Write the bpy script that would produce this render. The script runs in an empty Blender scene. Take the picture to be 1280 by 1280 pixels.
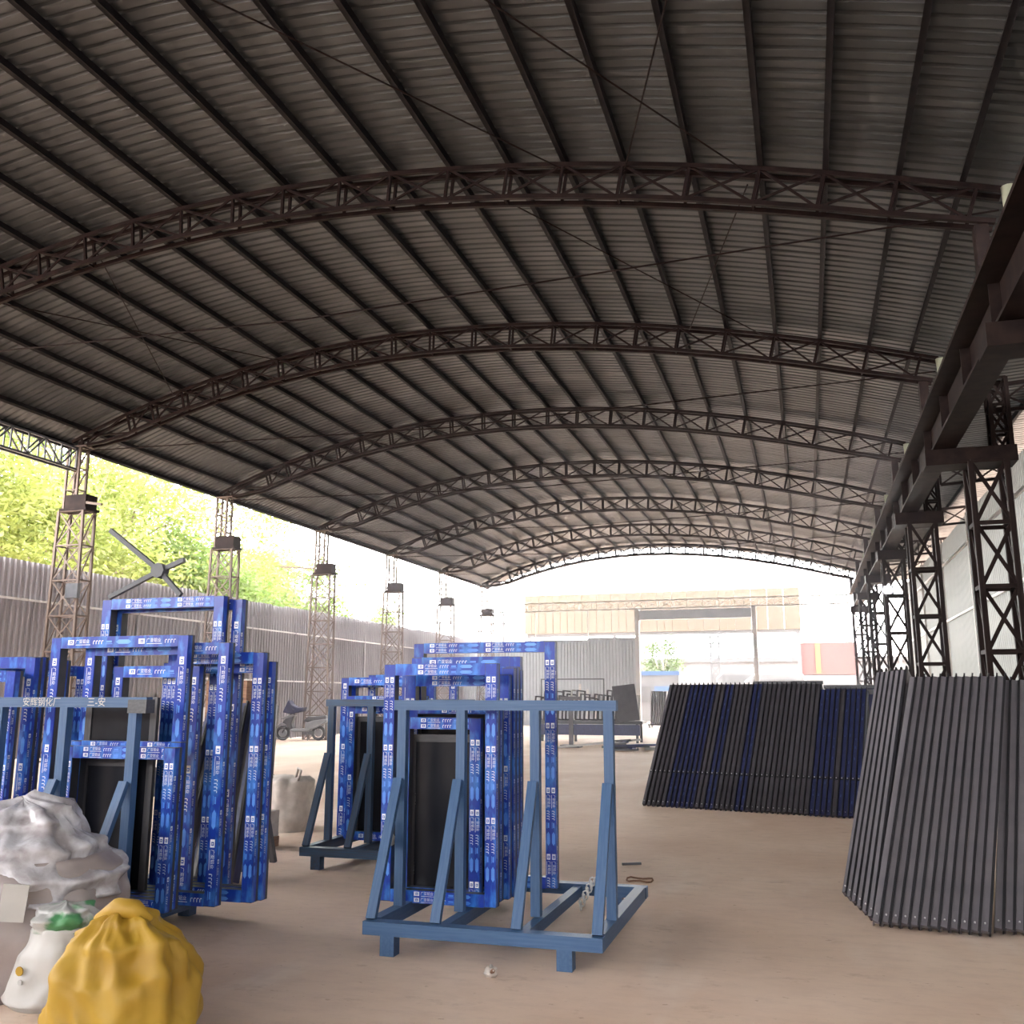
import bpy, bmesh, math, random
from mathutils import Vector, Matrix, noise
R = math.radians
random.seed(7)
scene = bpy.context.scene
col = scene.collection

# ------------------------------------------------------------------ camera
PITCH, YAW, FPX = 0.1942, 0.2979, 1179.4
cam = bpy.data.cameras.new('camera')
cam.sensor_fit = 'HORIZONTAL'; cam.sensor_width = 36.0
cam.lens = 36.0 * FPX / 1280.0
cam.clip_end = 600
cam_o = bpy.data.objects.new('camera', cam); col.objects.link(cam_o)
cam_o.location = (0, 0, 1.5)
cam_o.rotation_euler = (math.pi / 2 + PITCH, 0, YAW)
scene.camera = cam_o

# ------------------------------------------------------------------ sky, exposure
world = bpy.data.worlds.new('world'); scene.world = world
world.use_nodes = True
bg = world.node_tree.nodes['Background']
bg.inputs['Color'].default_value = (1.0, 0.985, 0.975, 1)
bg.inputs['Strength'].default_value = 5.6
scene.view_settings.view_transform = 'Standard'
scene.view_settings.look = 'None'
scene.view_settings.exposure = 1.95
scene.view_settings.gamma = 1.0
scene.view_settings.use_curve_mapping = False


# ------------------------------------------------------------------ materials
def new_mat(name):
    m = bpy.data.materials.new(name); m.use_nodes = True
    nt = m.node_tree
    return m, nt, nt.nodes['Principled BSDF']


def mat(name, c1, c2=None, scale=8.0, rough=0.6, metal=0.0, bump=0.0, detail=4.0, stretch=None, rnd=0.0, lo=0.35, hi=0.65, coat=0.0):
    """two colours mixed by noise in object space, optional bump and per-object tone"""
    m, nt, p = new_mat(name)
    p.inputs['Roughness'].default_value = rough
    p.inputs['Metallic'].default_value = metal
    if coat: p.inputs['Coat Weight'].default_value = coat
    if c2 is None: c2 = tuple(v * 0.8 for v in c1)
    tc = nt.nodes.new('ShaderNodeTexCoord'); mp = nt.nodes.new('ShaderNodeMapping')
    nt.links.new(tc.outputs['Object'], mp.inputs['Vector'])
    if stretch: mp.inputs['Scale'].default_value = stretch
    nz = nt.nodes.new('ShaderNodeTexNoise')
    nz.inputs['Scale'].default_value = scale; nz.inputs['Detail'].default_value = detail
    nt.links.new(mp.outputs['Vector'], nz.inputs['Vector'])
    cr = nt.nodes.new('ShaderNodeValToRGB')
    cr.color_ramp.elements[0].position = lo; cr.color_ramp.elements[1].position = hi
    cr.color_ramp.elements[0].color = (*c1, 1); cr.color_ramp.elements[1].color = (*c2, 1)
    nt.links.new(nz.outputs['Fac'], cr.inputs['Fac'])
    out = cr.outputs['Color']
    if rnd:
        oi = nt.nodes.new('ShaderNodeObjectInfo')
        mr = nt.nodes.new('ShaderNodeMapRange')
        mr.inputs['To Min'].default_value = 1 - rnd; mr.inputs['To Max'].default_value = 1 + rnd
        nt.links.new(oi.outputs['Random'], mr.inputs['Value'])
        hs = nt.nodes.new('ShaderNodeHueSaturation')
        nt.links.new(mr.outputs['Result'], hs.inputs['Value'])
        nt.links.new(out, hs.inputs['Color']); out = hs.outputs['Color']
    nt.links.new(out, p.inputs['Base Color'])
    if bump:
        bp = nt.nodes.new('ShaderNodeBump'); bp.inputs['Strength'].default_value = bump
        bp.inputs['Distance'].default_value = 0.02
        nt.links.new(nz.outputs['Fac'], bp.inputs['Height'])
        nt.links.new(bp.outputs['Normal'], p.inputs['Normal'])
    if name in ('truss_steel', 'purlin_steel', 'dark_column_steel'): p.inputs['Specular IOR Level'].default_value = .08
    if name == 'dark_glass': p.inputs['Specular IOR Level'].default_value = .25
    return m


def mat_translucent(name, c1, c2, fac, scale=3.0):
    m, nt, p = new_mat(name)
    out = nt.nodes['Material Output']
    nz = nt.nodes.new('ShaderNodeTexNoise'); nz.inputs['Scale'].default_value = scale
    tc = nt.nodes.new('ShaderNodeTexCoord'); nt.links.new(tc.outputs['Object'], nz.inputs['Vector'])
    cr = nt.nodes.new('ShaderNodeValToRGB')
    cr.color_ramp.elements[0].position = .35; cr.color_ramp.elements[1].position = .65
    cr.color_ramp.elements[0].color = (*c1, 1); cr.color_ramp.elements[1].color = (*c2, 1)
    nt.links.new(nz.outputs['Fac'], cr.inputs['Fac'])
    nt.links.new(cr.outputs['Color'], p.inputs['Base Color'])
    p.inputs['Roughness'].default_value = .55
    tr = nt.nodes.new('ShaderNodeBsdfTranslucent'); nt.links.new(cr.outputs['Color'], tr.inputs['Color'])
    mx = nt.nodes.new('ShaderNodeMixShader'); mx.inputs['Fac'].default_value = fac
    nt.links.new(p.outputs['BSDF'], mx.inputs[1]); nt.links.new(tr.outputs['BSDF'], mx.inputs[2])
    nt.links.new(mx.outputs['Shader'], out.inputs['Surface'])
    return m


M = {}
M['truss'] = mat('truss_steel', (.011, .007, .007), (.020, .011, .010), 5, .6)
M['purlin'] = mat('purlin_steel', (.014, .012, .014), (.022, .018, .018), 4, .55)
M['rust'] = mat('rusty_column_steel', (.10, .065, .052), (.16, .12, .10), 3, .7)
M['dark_col'] = mat('dark_column_steel', (.014, .009, .009), (.026, .016, .014), 4, .6)
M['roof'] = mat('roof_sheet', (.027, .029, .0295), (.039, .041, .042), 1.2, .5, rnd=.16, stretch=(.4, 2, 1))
M['fence'] = mat('fence_sheet', (.26, .24, .255), (.31, .285, .30), 1.5, .5, rnd=.10, stretch=(1, 1, .4))
M['rail'] = mat('galvanised_rail', (.50, .47, .46), (.62, .58, .56), 6, .45)
M['wallpanel'] = mat_translucent('pale_wall_sheet', (.13, .14, .137), (.16, .168, .165), .3, 1.0)
M['gatepanel'] = mat('grey_gate_sheet', (.30, .32, .35), (.36, .38, .41), 1.5, .5, rnd=.06)
M['tan'] = mat('tan_sheet', (.042, .026, .011), (.050, .032, .014), 1.0, .6, rnd=.05)
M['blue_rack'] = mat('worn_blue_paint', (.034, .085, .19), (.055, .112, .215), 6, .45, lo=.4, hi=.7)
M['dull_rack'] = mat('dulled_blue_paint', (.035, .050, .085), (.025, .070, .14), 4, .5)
M['char'] = mat('charcoal_aluminium', (.040, .040, .048), (.060, .056, .060), 9, .42)
M['film'] = mat('blue_protective_film', (.007, .040, .36), (.05, .22, .68), 6, .28, stretch=(3, 3, 1.1), lo=.46, hi=.68, rnd=.18, coat=.3)
M['filmdark'] = mat('dark_blue_film', (.022, .026, .078), (.030, .040, .12), 12, .35, stretch=(2, 2, 1))
M['print'] = mat('white_print', (.85, .87, .90), (.78, .82, .88), 9, .5)
M['paleprint'] = mat('pale_blue_print', (.12, .33, .80), (.08, .24, .72), 9, .4)
M['panelbar'] = mat('graphite_profile', (.15, .138, .155), (.185, .17, .185), 5, .45, rnd=.10)
M['fin'] = mat('black_fin', (.014, .014, .018), (.022, .02, .024), 5, .5)
M['bolt'] = mat('bright_bolt', (.75, .75, .75), (.6, .6, .6), 20, .3, .4)
M['blackbar'] = mat('black_profile', (.062, .057, .066), (.085, .078, .088), 5, .42, rnd=.12)
M['steel'] = mat('dark_steel', (.05, .052, .06), (.075, .075, .085), 6, .45)
M['white'] = mat('white_paint', (.48, .47, .455), (.42, .41, .40), 4, .5)
M['grey'] = mat('mid_grey', (.35, .34, .34), (.42, .41, .40), 4, .6)
M['silver'] = mat('silver_plastic', (.34, .29, .285), (.27, .225, .22), 5, .35)
M['navy'] = mat('navy_cloth', (.010, .011, .04), (.018, .021, .06), 6, .8)
M['rubber'] = mat('black_rubber', (.018, .018, .02), (.03, .03, .03), 10, .8)
M['wood'] = mat('brown_timber', (.16, .075, .045), (.24, .13, .08), 6, .7, stretch=(1, 1, 8))
M['brick'] = mat('grey_block', (.42, .38, .35), (.50, .46, .42), 8, .8)
M['sackwhite'] = mat('woven_white_sack', (.46, .41, .37), (.54, .48, .44), 14, .7, bump=.2)
M['sackgreen'] = mat('green_printed_sack', (.46, .46, .45), (.07, .24, .10), 6, .5, lo=.50, hi=.60)
M['yellow'] = mat('yellow_woven_sack', (.33, .185, .012), (.40, .24, .02), 5, .6, bump=.15)
M['redsteel'] = mat('red_container_paint', (.055, .015, .012), (.065, .02, .016), 2, .6)
M['blueshed'] = mat('bright_blue_sheet', (.012, .045, .12), (.016, .055, .14), 2, .5)
M['yellowpaint'] = mat('yellow_paint', (.10, .07, .006), (.11, .075, .006), 2, .5)
M['glass'] = mat('dark_glass', (.012, .013, .018), (.018, .019, .024), 3, .22)
M['bark'] = mat('bark', (.20, .16, .12), (.30, .25, .19), 6, .9)
M['leaf_a'] = mat_translucent('leaf_yellow_green', (.19, .235, .05), (.28, .31, .09), .5, .6)
M['leaf_b'] = mat_translucent('leaf_green', (.12, .20, .04), (.19, .25, .07), .5, .6)
M['leaf_c'] = mat_translucent('leaf_pale', (.21, .23, .11), (.28, .28, .16), .5, .6)
M['yard'] = mat('dimmed_yard_white', (.055, .055, .058), (.072, .072, .074), 1.5, .6)  # yard white darkened in colour so strong daylight leaves the shapes visible
M['yarddark'] = mat('dark_yard_grey', (.028, .028, .030), (.036, .036, .038), 2, .6)
M['leaf_d'] = mat_translucent('leaf_dark_green', (.045, .085, .015), (.07, .11, .025), .4, .6)
M['scooter'] = mat('scooter_graphite', (.018, .018, .022), (.03, .03, .034), 5, .3)
M['scootersilver'] = mat('scooter_silver', (.16, .16, .17), (.12, .12, .13), 5, .3)
M['filmmark'] = mat('faint_film_mark', (.05, .09, .22), (.08, .12, .25), 9, .4)
M['pipe'] = mat('pale_green_pipe', (.42, .44, .32), (.48, .50, .38), 4, .5)


def plastic_mat():
    m, nt, p = new_mat('clear_plastic_sheet')
    p.inputs['Base Color'].default_value = (.78, .76, .79, 1)
    p.inputs['Roughness'].default_value = .22
    nz = nt.nodes.new('ShaderNodeTexNoise'); nz.inputs['Scale'].default_value = 7; nz.inputs['Detail'].default_value = 8
    tc = nt.nodes.new('ShaderNodeTexCoord'); nt.links.new(tc.outputs['Object'], nz.inputs['Vector'])
    cr = nt.nodes.new('ShaderNodeValToRGB')
    cr.color_ramp.elements[0].color = (.34, .31, .32, 1); cr.color_ramp.elements[1].color = (.62, .61, .65, 1)
    cr.color_ramp.elements[0].position = .38; cr.color_ramp.elements[1].position = .62
    nt.links.new(nz.outputs['Fac'], cr.inputs['Fac']); nt.links.new(cr.outputs['Color'], p.inputs['Base Color'])
    bp = nt.nodes.new('ShaderNodeBump'); bp.inputs['Strength'].default_value = .5; bp.inputs['Distance'].default_value = .03
    nt.links.new(nz.outputs['Fac'], bp.inputs['Height']); nt.links.new(bp.outputs['Normal'], p.inputs['Normal'])
    return m


M['plastic'] = plastic_mat()


def floor_mat():
    m, nt, p = new_mat('dusty_concrete')
    p.inputs['Roughness'].default_value = .75
    tc = nt.nodes.new('ShaderNodeTexCoord')

    def nz(scale, detail, vec=(1, 1, 1), rough=.55):
        mp = nt.nodes.new('ShaderNodeMapping'); mp.inputs['Scale'].default_value = vec
        nt.links.new(tc.outputs['Object'], mp.inputs['Vector'])
        n = nt.nodes.new('ShaderNodeTexNoise'); n.inputs['Scale'].default_value = scale
        n.inputs['Detail'].default_value = detail; n.inputs['Roughness'].default_value = rough
        nt.links.new(mp.outputs['Vector'], n.inputs['Vector']); return n

    def ramp(n, a, b, ca, cb):
        c = nt.nodes.new('ShaderNodeValToRGB')
        c.color_ramp.elements[0].position = a; c.color_ramp.elements[1].position = b
        c.color_ramp.elements[0].color = ca; c.color_ramp.elements[1].color = cb
        nt.links.new(n.outputs['Fac'], c.inputs['Fac']); return c

    def mixc(a, b, f):
        x = nt.nodes.new('ShaderNodeMix'); x.data_type = 'RGBA'
        nt.links.new(a, x.inputs[6]); nt.links.new(b, x.inputs[7]); nt.links.new(f, x.inputs[0]); return x.outputs[2]
    big = nz(.55, 5, (1, .8, 1)); fine = nz(9, 6)
    base = ramp(big, .35, .68, (.55, .39, .295, 1), (.67, .52, .42, 1))
    spots = ramp(nz(2.3, 6, (1, 1.6, 1), .7), .60, .74, (0, 0, 0, 1), (.55, .55, .55, 1))
    dark = nt.nodes.new('ShaderNodeRGB'); dark.outputs[0].default_value = (.27, .175, .13, 1)
    c = mixc(base.outputs['Color'], dark.outputs[0], spots.outputs['Color'])
    dust = ramp(nz(.9, 4, (1.6, .5, 1)), .56, .72, (0, 0, 0, 1), (.5, .5, .5, 1))
    light = nt.nodes.new('ShaderNodeRGB'); light.outputs[0].default_value = (.70, .61, .54, 1)
    c = mixc(c, light.outputs[0], dust.outputs['Color'])
    spk = ramp(nz(14, 3, (1, 1.4, 1), .6), .66, .74, (0, 0, 0, 1), (.6, .6, .6, 1))
    c = mixc(c, dark.outputs[0], spk.outputs['Color'])
    mot = ramp(nz(4.5, 5, (1, 2.2, 1), .65), .45, .75, (0, 0, 0, 1), (.45, .45, .45, 1))
    pk = nt.nodes.new('ShaderNodeRGB'); pk.outputs[0].default_value = (.46, .33, .27, 1)
    c = mixc(c, pk.outputs[0], mot.outputs['Color'])
    nt.links.new(c, p.inputs['Base Color'])
    bp = nt.nodes.new('ShaderNodeBump'); bp.inputs['Strength'].default_value = .25; bp.inputs['Distance'].default_value = .01
    nt.links.new(fine.outputs['Fac'], bp.inputs['Height']); nt.links.new(bp.outputs['Normal'], p.inputs['Normal'])
    return m


M['floor'] = floor_mat()


# ------------------------------------------------------------------ helpers
def worg(o):
    v = Vector((0, 0, 0))
    while o is not None:
        v += o.location; o = o.parent
    return v


def link(name, mesh, parent=None):
    o = bpy.data.objects.new(name, mesh); col.objects.link(o)
    if parent is not None: o.parent = parent
    return o


def tag(o, label=None, cat=None, group=None, kind=None):
    if label: o['label'] = label
    if cat: o['category'] = cat
    if group: o['group'] = group
    if kind: o['kind'] = kind
    return o


def thing(name, label, cat, loc=(0, 0, 0), group=None, kind=None, rot=None):
    o = bpy.data.objects.new(name, None); col.objects.link(o)
    o.location = loc; o.empty_display_size = .2
    if rot is not None: o.rotation_euler = rot
    return tag(o, label, cat, group, kind)


class MB:
    def __init__(s): s.v = []; s.f = []; s.m = []

    def add(s, vs, fs, mi=0):
        n = len(s.v); s.v += [tuple(v) for v in vs]; s.f += [tuple(i + n for i in f) for f in fs]; s.m += [mi] * len(fs)

    def box(s, x0, x1, y0, y1, z0, z1, mi=0, mtx=None):
        vs = [Vector(p) for p in ((x0, y0, z0), (x1, y0, z0), (x1, y1, z0), (x0, y1, z0), (x0, y0, z1), (x1, y0, z1), (x1, y1, z1), (x0, y1, z1))]
        if mtx is not None: vs = [mtx @ v for v in vs]
        s.add(vs, [(0, 3, 2, 1), (4, 5, 6, 7), (0, 1, 5, 4), (1, 2, 6, 5), (2, 3, 7, 6), (3, 0, 4, 7)], mi)

    def bar(s, p0, p1, w, d, mi=0, up=(0, 0, 1)):
        mt, L = frame_mtx(p0, p1, up)
        s.box(-w / 2, w / 2, -d / 2, d / 2, 0, L, mi, mt)

    def tube(s, pts, r, n=8, mi=0, caps=True):
        pts = [Vector(p) for p in pts]; rings = []
        rr = r if isinstance(r, (list, tuple)) else [r] * len(pts)
        for i, p in enumerate(pts):
            t = (pts[min(i + 1, len(pts) - 1)] - pts[max(i - 1, 0)]).normalized()
            a = t.cross(Vector((0, 0, 1)))
            if a.length < 1e-3: a = Vector((1, 0, 0))
            a.normalize(); b = t.cross(a)
            rings.append([p + (a * math.cos(2 * math.pi * k / n) + b * math.sin(2 * math.pi * k / n)) * rr[i] for k in range(n)])
        vs = [v for g in rings for v in g]; fs = []
        for i in range(len(pts) - 1):
            for k in range(n):
                fs.append((i * n + k, i * n + (k + 1) % n, (i + 1) * n + (k + 1) % n, (i + 1) * n + k))
        if caps:
            fs.append(tuple(range(n - 1, -1, -1))); fs.append(tuple((len(pts) - 1) * n + k for k in range(n)))
        s.add(vs, fs, mi)

    def sweep(s, pts, w, h, mi=0):
        """rectangle (w along Y, h in the XZ plane) swept along a path in an XZ plane"""
        vs = []; n = len(pts); pts = [Vector(p) for p in pts]
        for i, p in enumerate(pts):
            t = (pts[min(i + 1, n - 1)] - pts[max(i - 1, 0)]).normalized(); nn = Vector((-t.z, 0, t.x))
            for a, b in ((-1, -1), (1, -1), (1, 1), (-1, 1)):
                vs.append(p + Vector((0, a * w / 2, 0)) + nn * (b * h / 2))
        fs = []
        for i in range(n - 1):
            for k in range(4):
                fs.append((i * 4 + k, i * 4 + (k + 1) % 4, (i + 1) * 4 + (k + 1) % 4, (i + 1) * 4 + k))
        fs += [(3, 2, 1, 0), tuple((n - 1) * 4 + k for k in range(4))]
        s.add(vs, fs, mi)

    def mesh(s, name, mats, smooth=False):
        me = bpy.data.meshes.new(name); me.from_pydata(s.v, [], s.f)
        if not isinstance(mats, (list, tuple)): mats = [mats]
        for m in mats: me.materials.append(m)
        if len(mats) > 1: me.polygons.foreach_set('material_index', s.m)
        if smooth: me.polygons.foreach_set('use_smooth', [True] * len(me.polygons))
        me.update(); return me

    def build(s, name, mats, parent=None, smooth=False):
        if not isinstance(mats, (list, tuple)): mats = [mats]
        o = link(name, s.mesh(name, [M[k] for k in mats], smooth), parent); return o


def frame_mtx(p0, p1, up=(0, 0, 1)):
    p0 = Vector(p0); p1 = Vector(p1); z = (p1 - p0); L = z.length; z.normalize()
    u = Vector(up)
    if abs(z.dot(u)) > .98: u = Vector((0, 1, 0))
    x = u.cross(z).normalized(); y = z.cross(x)
    mt = Matrix((x, y, z)).transposed().to_4x4(); mt.translation = p0
    return mt, L


UNIT = {}


def bar(name, p0, p1, w, d, mk, parent, local=False, up=(0, 0, 1)):
    """one straight bar: shared unit-cube mesh, one object"""
    if mk not in UNIT:
        b = MB(); b.box(-.5, .5, -.5, .5, 0, 1); UNIT[mk] = b.mesh('bar_' + mk, M[mk])
    mt, L = frame_mtx(p0, p1, up)
    if not local and parent is not None: mt.translation -= worg(parent)
    o = link(name, UNIT[mk], parent)
    o.matrix_local = mt @ Matrix.Diagonal((w, d, L, 1))
    return o


def copy_tree(o, parent=None):
    c = o.copy(); col.objects.link(c); c.parent = parent
    for ch in list(o.children): copy_tree(ch, c)
    return c


NUM = 'first second third fourth fifth sixth seventh eighth ninth tenth eleventh twelfth thirteenth fourteenth fifteenth sixteenth seventeenth eighteenth nineteenth twentieth'.split()
NUM += ['twenty-' + n for n in NUM[:9]] + ['thirtieth'] + ['thirty-' + n for n in NUM[:9]] + ['fortieth', 'forty-first', 'forty-second']
ORD = ['first', 'second', 'third', 'fourth', 'fifth', 'sixth', 'seventh', 'eighth']

# ------------------------------------------------------------------ ground
b = MB(); b.box(-130, 90, -30, 220, -.3, 0)
fl = b.build('floor', 'floor'); tag(fl, 'dusty tan concrete floor with brown stains', kind='structure')

# ------------------------------------------------------------------ roof
XL, XR = -17.212, 2.6
Y1, SP = 18.82, 6.37
YK = [Y1 + SP * (k - 1) for k in range(7)]


def rz(X):
    d = X - XL
    return 7.8532 + .4055 * d - .02534 * d * d + .0002505 * d ** 3


def rib_profile(n, pitch=.2, h=.035):
    pts = []
    for i in range(n):
        a = i * pitch
        pts += [(a, 0), (a + .13, 0), (a + .148, h), (a + .182, h)]
    pts += [(n * pitch, 0), (n * pitch + .03, -.005)]; return pts


ceil = thing('ceiling', 'arched roof of grey corrugated sheets on dark purlins', None, (0, 0, 0), kind='structure')
prof = rib_profile(4); SEG = 26
b = MB(); xs = [-17.75 + (3.4 + 17.75) * i / SEG for i in range(SEG + 1)]
b.add([(x, p[0], rz(x) + .17 + p[1]) for x in xs for p in prof],
      [(i * len(prof) + j, i * len(prof) + j + 1, (i + 1) * len(prof) + j + 1, (i + 1) * len(prof) + j) for i in range(SEG) for j in range(len(prof) - 1)])
sheet = b.mesh('roof_sheet', M['roof'])
for i in range(91):  # roof runs on unseen behind the camera to keep light out
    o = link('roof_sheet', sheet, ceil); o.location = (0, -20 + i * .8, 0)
PX = [-17.55, -16.85, -15.74, -15.06, -14.2, -13.35, -12.54, -11.57, -10.59, -9.62, -8.62, -7.68, -6.66, -5.78, -4.81, -3.86, -3.0, -2.12, -1.17, -.22, .62, 1.52, 2.27, 3.2]
for x in PX:
    dz = (rz(x + .01) - rz(x - .01)) / .02
    b = MB()
    mt = Matrix.Rotation(-math.atan(dz), 4, 'Y')
    b.box(-.03, .03, -19.9, 52.6, .03, .16, 0, mt)
    b.box(-.03, .045, -19.9, 52.6, .03, .042, 0, mt)
    o = b.build('purlin', 'purlin', ceil); o.location = (x, 0, rz(x))


def arch_truss(Y, label, xl, xr, zf, nodes, depth=.5, width=.22, mk='truss', group='arched roof trusses', endtaper=1.3, k=1.0):
    t = thing('arch_truss', label, 'roof truss', ((xl + xr) / 2, Y, zf(xl) - .2), group)

    def dep(x):
        e = (x - xl) / endtaper
        return .16 + (depth - .16) * max(0, min(1, e)) ** .7 - max(0, x - xr + 1.2) * .05

    def low(x):
        s = (zf(x + .01) - zf(x - .01)) / .02; n = Vector((s, 0, -1)).normalized()
        return Vector((x, 0, zf(x))) + n * dep(x)
    xs = [xl + (xr - xl) * i / 30 for i in range(31)]
    for sy in (-1, 1):
        yy = sy * width / 2; off = Vector((0, Y + yy, 0))
        for nm, fn in (('top_chord', lambda x: Vector((x, 0, zf(x)))), ('bottom_chord', low)):
            b = MB(); b.sweep([fn(x) + off - worg(t) for x in xs], .06 * k, .065 * k); b.build(nm, mk, t)
        for i, x in enumerate(nodes):
            p = Vector((x, 0, zf(x))) + off; q = low(x) + off
            bar('strut', p, q, .04 * k, .045 * k, mk, t)
            if i + 1 < len(nodes) and sy < 0:
                x2 = nodes[i + 1]; p2 = Vector((x2, 0, zf(x2))) + off; q2 = low(x2) + off
                bar('diagonal', p, q2, .036 * k, .02 * k, mk, t, up=(0, 1, 0))
                bar('diagonal', q, p2, .036 * k, .02 * k, mk, t, up=(0, 1, 0))
    for i, x in enumerate(nodes[::2]):
        q = low(x); bar('tie', q + Vector((0, Y - width / 2, 0)), q + Vector((0, Y + width / 2, 0)), .03, .03, mk, t)
    b = MB(); b.tube([Vector((x, Y, z)) - worg(t) for x, z in ((xl + .1, zf(xl) - .22), (xl + (xr - xl) * .5, 7.36), (xr - .05, zf(xr) - .22))], .014, 6); b.build('tie_rod', mk, t)
    return t


NODES = [XL + .15] + PX[2:22] + [2.45]
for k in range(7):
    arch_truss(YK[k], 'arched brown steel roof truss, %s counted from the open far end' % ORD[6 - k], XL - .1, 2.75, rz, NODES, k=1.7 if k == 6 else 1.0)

# thin rods that brace the roof between trusses
RODS = [((-7.6, 6.2), (-3.0, 12.4)), ((-2.1, 12.4), (-.3, 6.6)), ((-4.2, 7.0), (-.35, 12.4)), ((-4.6, 12.6), (-.4, 18.7)), ((-.4, 12.7), (-1.9, 18.7)),
        ((-14.4, 12.6), (-11.5, 18.7)), ((-11.6, 12.6), (-14.4, 18.7))]
for i, (a, c) in enumerate(RODS):
    o = MB(); o.tube([(a[0], a[1], rz(a[0]) - .05), (c[0], c[1], rz(c[0]) - .05)], .012, 6)
    tag(o.build('bracing_rod', 'truss'), 'thin dark steel bracing rod crossing under the roof purlins', 'rod', 'roof bracing rods')
# ------------------------------------------------------------------ columns


def lattice(t, x0, x1, y0, y1, z0, z1, n, mk, leg=.07, br=.045, taper=0.0, cross=True, faces=(-1, 1)):
    """four angle legs with ties and cross braces on every face"""
    def cx(sx, z):
        f = taper * (1 - (z - z0) / (z1 - z0)); return (x0 - f) if sx < 0 else (x1 + f)

    def P(sx, sy, z): return Vector((cx(sx, z), y0 if sy < 0 else y1, z))
    for sx in (-1, 1):
        for sy in (-1, 1):
            bar('leg', P(sx, sy, z0), P(sx, sy, z1), leg, leg, mk, t)
    zs = [z0 + (z1 - z0) * i / n for i in range(n + 1)]
    for i, z in enumerate(zs):
        for sy in (-1, 1): bar('tie', P(-1, sy, z), P(1, sy, z), br, br, mk, t)
        for sx in (-1, 1): bar('tie', P(sx, -1, z), P(sx, 1, z), br, br, mk, t)
        if i < n:
            z2 = zs[i + 1]
            for sy in faces:
                bar('brace', P(-1, sy, z), P(1, sy, z2), br, .012, mk, t, up=(0, 1, 0))
                if cross: bar('brace', P(1, sy, z), P(-1, sy, z2), br, .012, mk, t, up=(0, 1, 0))
            for sx in (-1, 1):
                bar('brace', P(sx, -1, z), P(sx, 1, z2), .012, br, mk, t, up=(0, 1, 0))


for k in range(7):
    Y = YK[k]
    t = thing('lattice_column', 'rusty lattice column beside the grey fence, %s from the far gate' % ORD[6 - k], 'column', (-17.1, Y, 0), 'fence-side lattice columns')
    lattice(t, -17.45, -16.72, Y - .2, Y + .2, 0, 6.02, 7, 'rust', .06, .035, .10)
    lattice(t, -17.38, -17.02, Y - .14, Y + .14, 6.02, 7.66, 3, 'rust', .055, .03, 0, False)
    b = MB(); b.box(-17.42, -16.62, Y - .24, Y + .24, 6.02, 6.08); b.box(-17.3, -16.68, Y - .2, Y + .2, 6.08, 6.42)
    o = b.build('crane_bracket', 'dark_col', t); o.location = -worg(t)
    b = MB(); b.box(-17.45, -16.85, Y - .16, Y + .16, 7.66, 7.70)
    o = b.build('cap_plate', 'rust', t); o.location = -worg(t)
    if k in (1, 3):
        bar('side_arm', (-16.9 if k == 1 else -17.4, Y - .1, 6.25), (-16.1 if k == 1 else -18.75, Y - .3, 6.1 if k == 1 else 6.35), .06, .06, 'rust', t)
    if k == 3: bar('arm_strut', (-17.45, Y - .1, 5.7), (-18.6, Y - .3, 6.32), .03, .03, 'rust', t)
    if k == 1:
        b = MB(); b.box(-16.95, -16.6, Y - .3, Y - .2, 3.85, 4.2); o = b.build('switch_box', 'steel', t); o.location = -worg(t)

t = thing('eave_truss', 'straight lattice truss running along the eave above the fence', 'roof truss', (-17.2, (YK[0] + YK[1]) / 2, 7.2))
ya, yb = YK[0], YK[1] - .16
for zz in (7.08, 7.62):
    for dx in (-.1, .1): bar('chord', (-17.2 + dx, ya, zz), (-17.2 + dx, yb, zz), .05, .05, 'steel', t)
for i in range(13):
    y = ya + (yb - ya) * i / 12
    for dx in (-.1, .1):
        bar('strut', (-17.2 + dx, y, 7.08), (-17.2 + dx, y, 7.62), .035, .035, 'steel', t)
        if i < 12:
            y2 = ya + (yb - ya) * (i + 1) / 12
            z1, z2 = (7.08, 7.62) if i % 2 else (7.62, 7.08)
            bar('diagonal', (-17.2 + dx, y, z1), (-17.2 + dx, y2, z2), .035, .035, 'steel', t)

RX = {0: 3.1, 1: 3.1, 2: 2.66, 3: 2.5, 4: 2.45, 5: 2.45, 6: 2.45}
for k in range(7):
    Y = YK[k]; x0 = RX[k]; t = thing('lattice_column', 'dark lattice column under the crane beam, %s from the far gate' % ORD[6 - k], 'column', (x0 + .3, Y, 0), 'crane-side lattice columns')
    lattice(t, x0, x0 + .6, Y - .3, Y + .3, 0, 5.75, 5, 'dark_col', .095, .07, faces=(-1,))
    lattice(t, x0 + .45, x0 + .75, Y - .15, Y + .15, 5.8, 7.35, 3, 'dark_col', .07, .045)
    b = MB(); b.box(2.35, x0 + .8, Y - .3, Y + .3, 5.72, 6.02)
    o = b.build('crane_bracket', 'dark_col', t); o.location = -worg(t)
    b = MB(); b.box(2.38, 2.54, Y - .11, Y + .11, 6.80, 7.42); o = b.build('truss_post', 'dark_col', t); o.location = -worg(t)
    b = MB(); b.tube([(2.75, Y - .35, 7.75), (2.75, Y - .35, 7.3), (2.82, Y - .35, 7.1), (2.82, Y - .35, 6.9)], .085, 10)
    tag(b.build('downpipe', 'pipe', None, True), 'pale green gutter pipe at the truss end, %s from the far gate' % ORD[6 - k], 'pipe', 'gutter pipes')
t = thing('crane_beam', 'long dark steel crane runway beam along the lattice columns', 'beam', (2.7, 28, 6.04))
b = MB(); b.box(-.2, .2, -23, 24, 0, .05); b.box(-.03, .03, -23, 24, .05, .70); b.box(-.33, .2, -23, 24, .70, .76); b.build('girder', 'dark_col', t)
b = MB(); b.box(-.05, .05, -23, 24, .76, .83); b.build('rail', 'truss', t)
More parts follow.
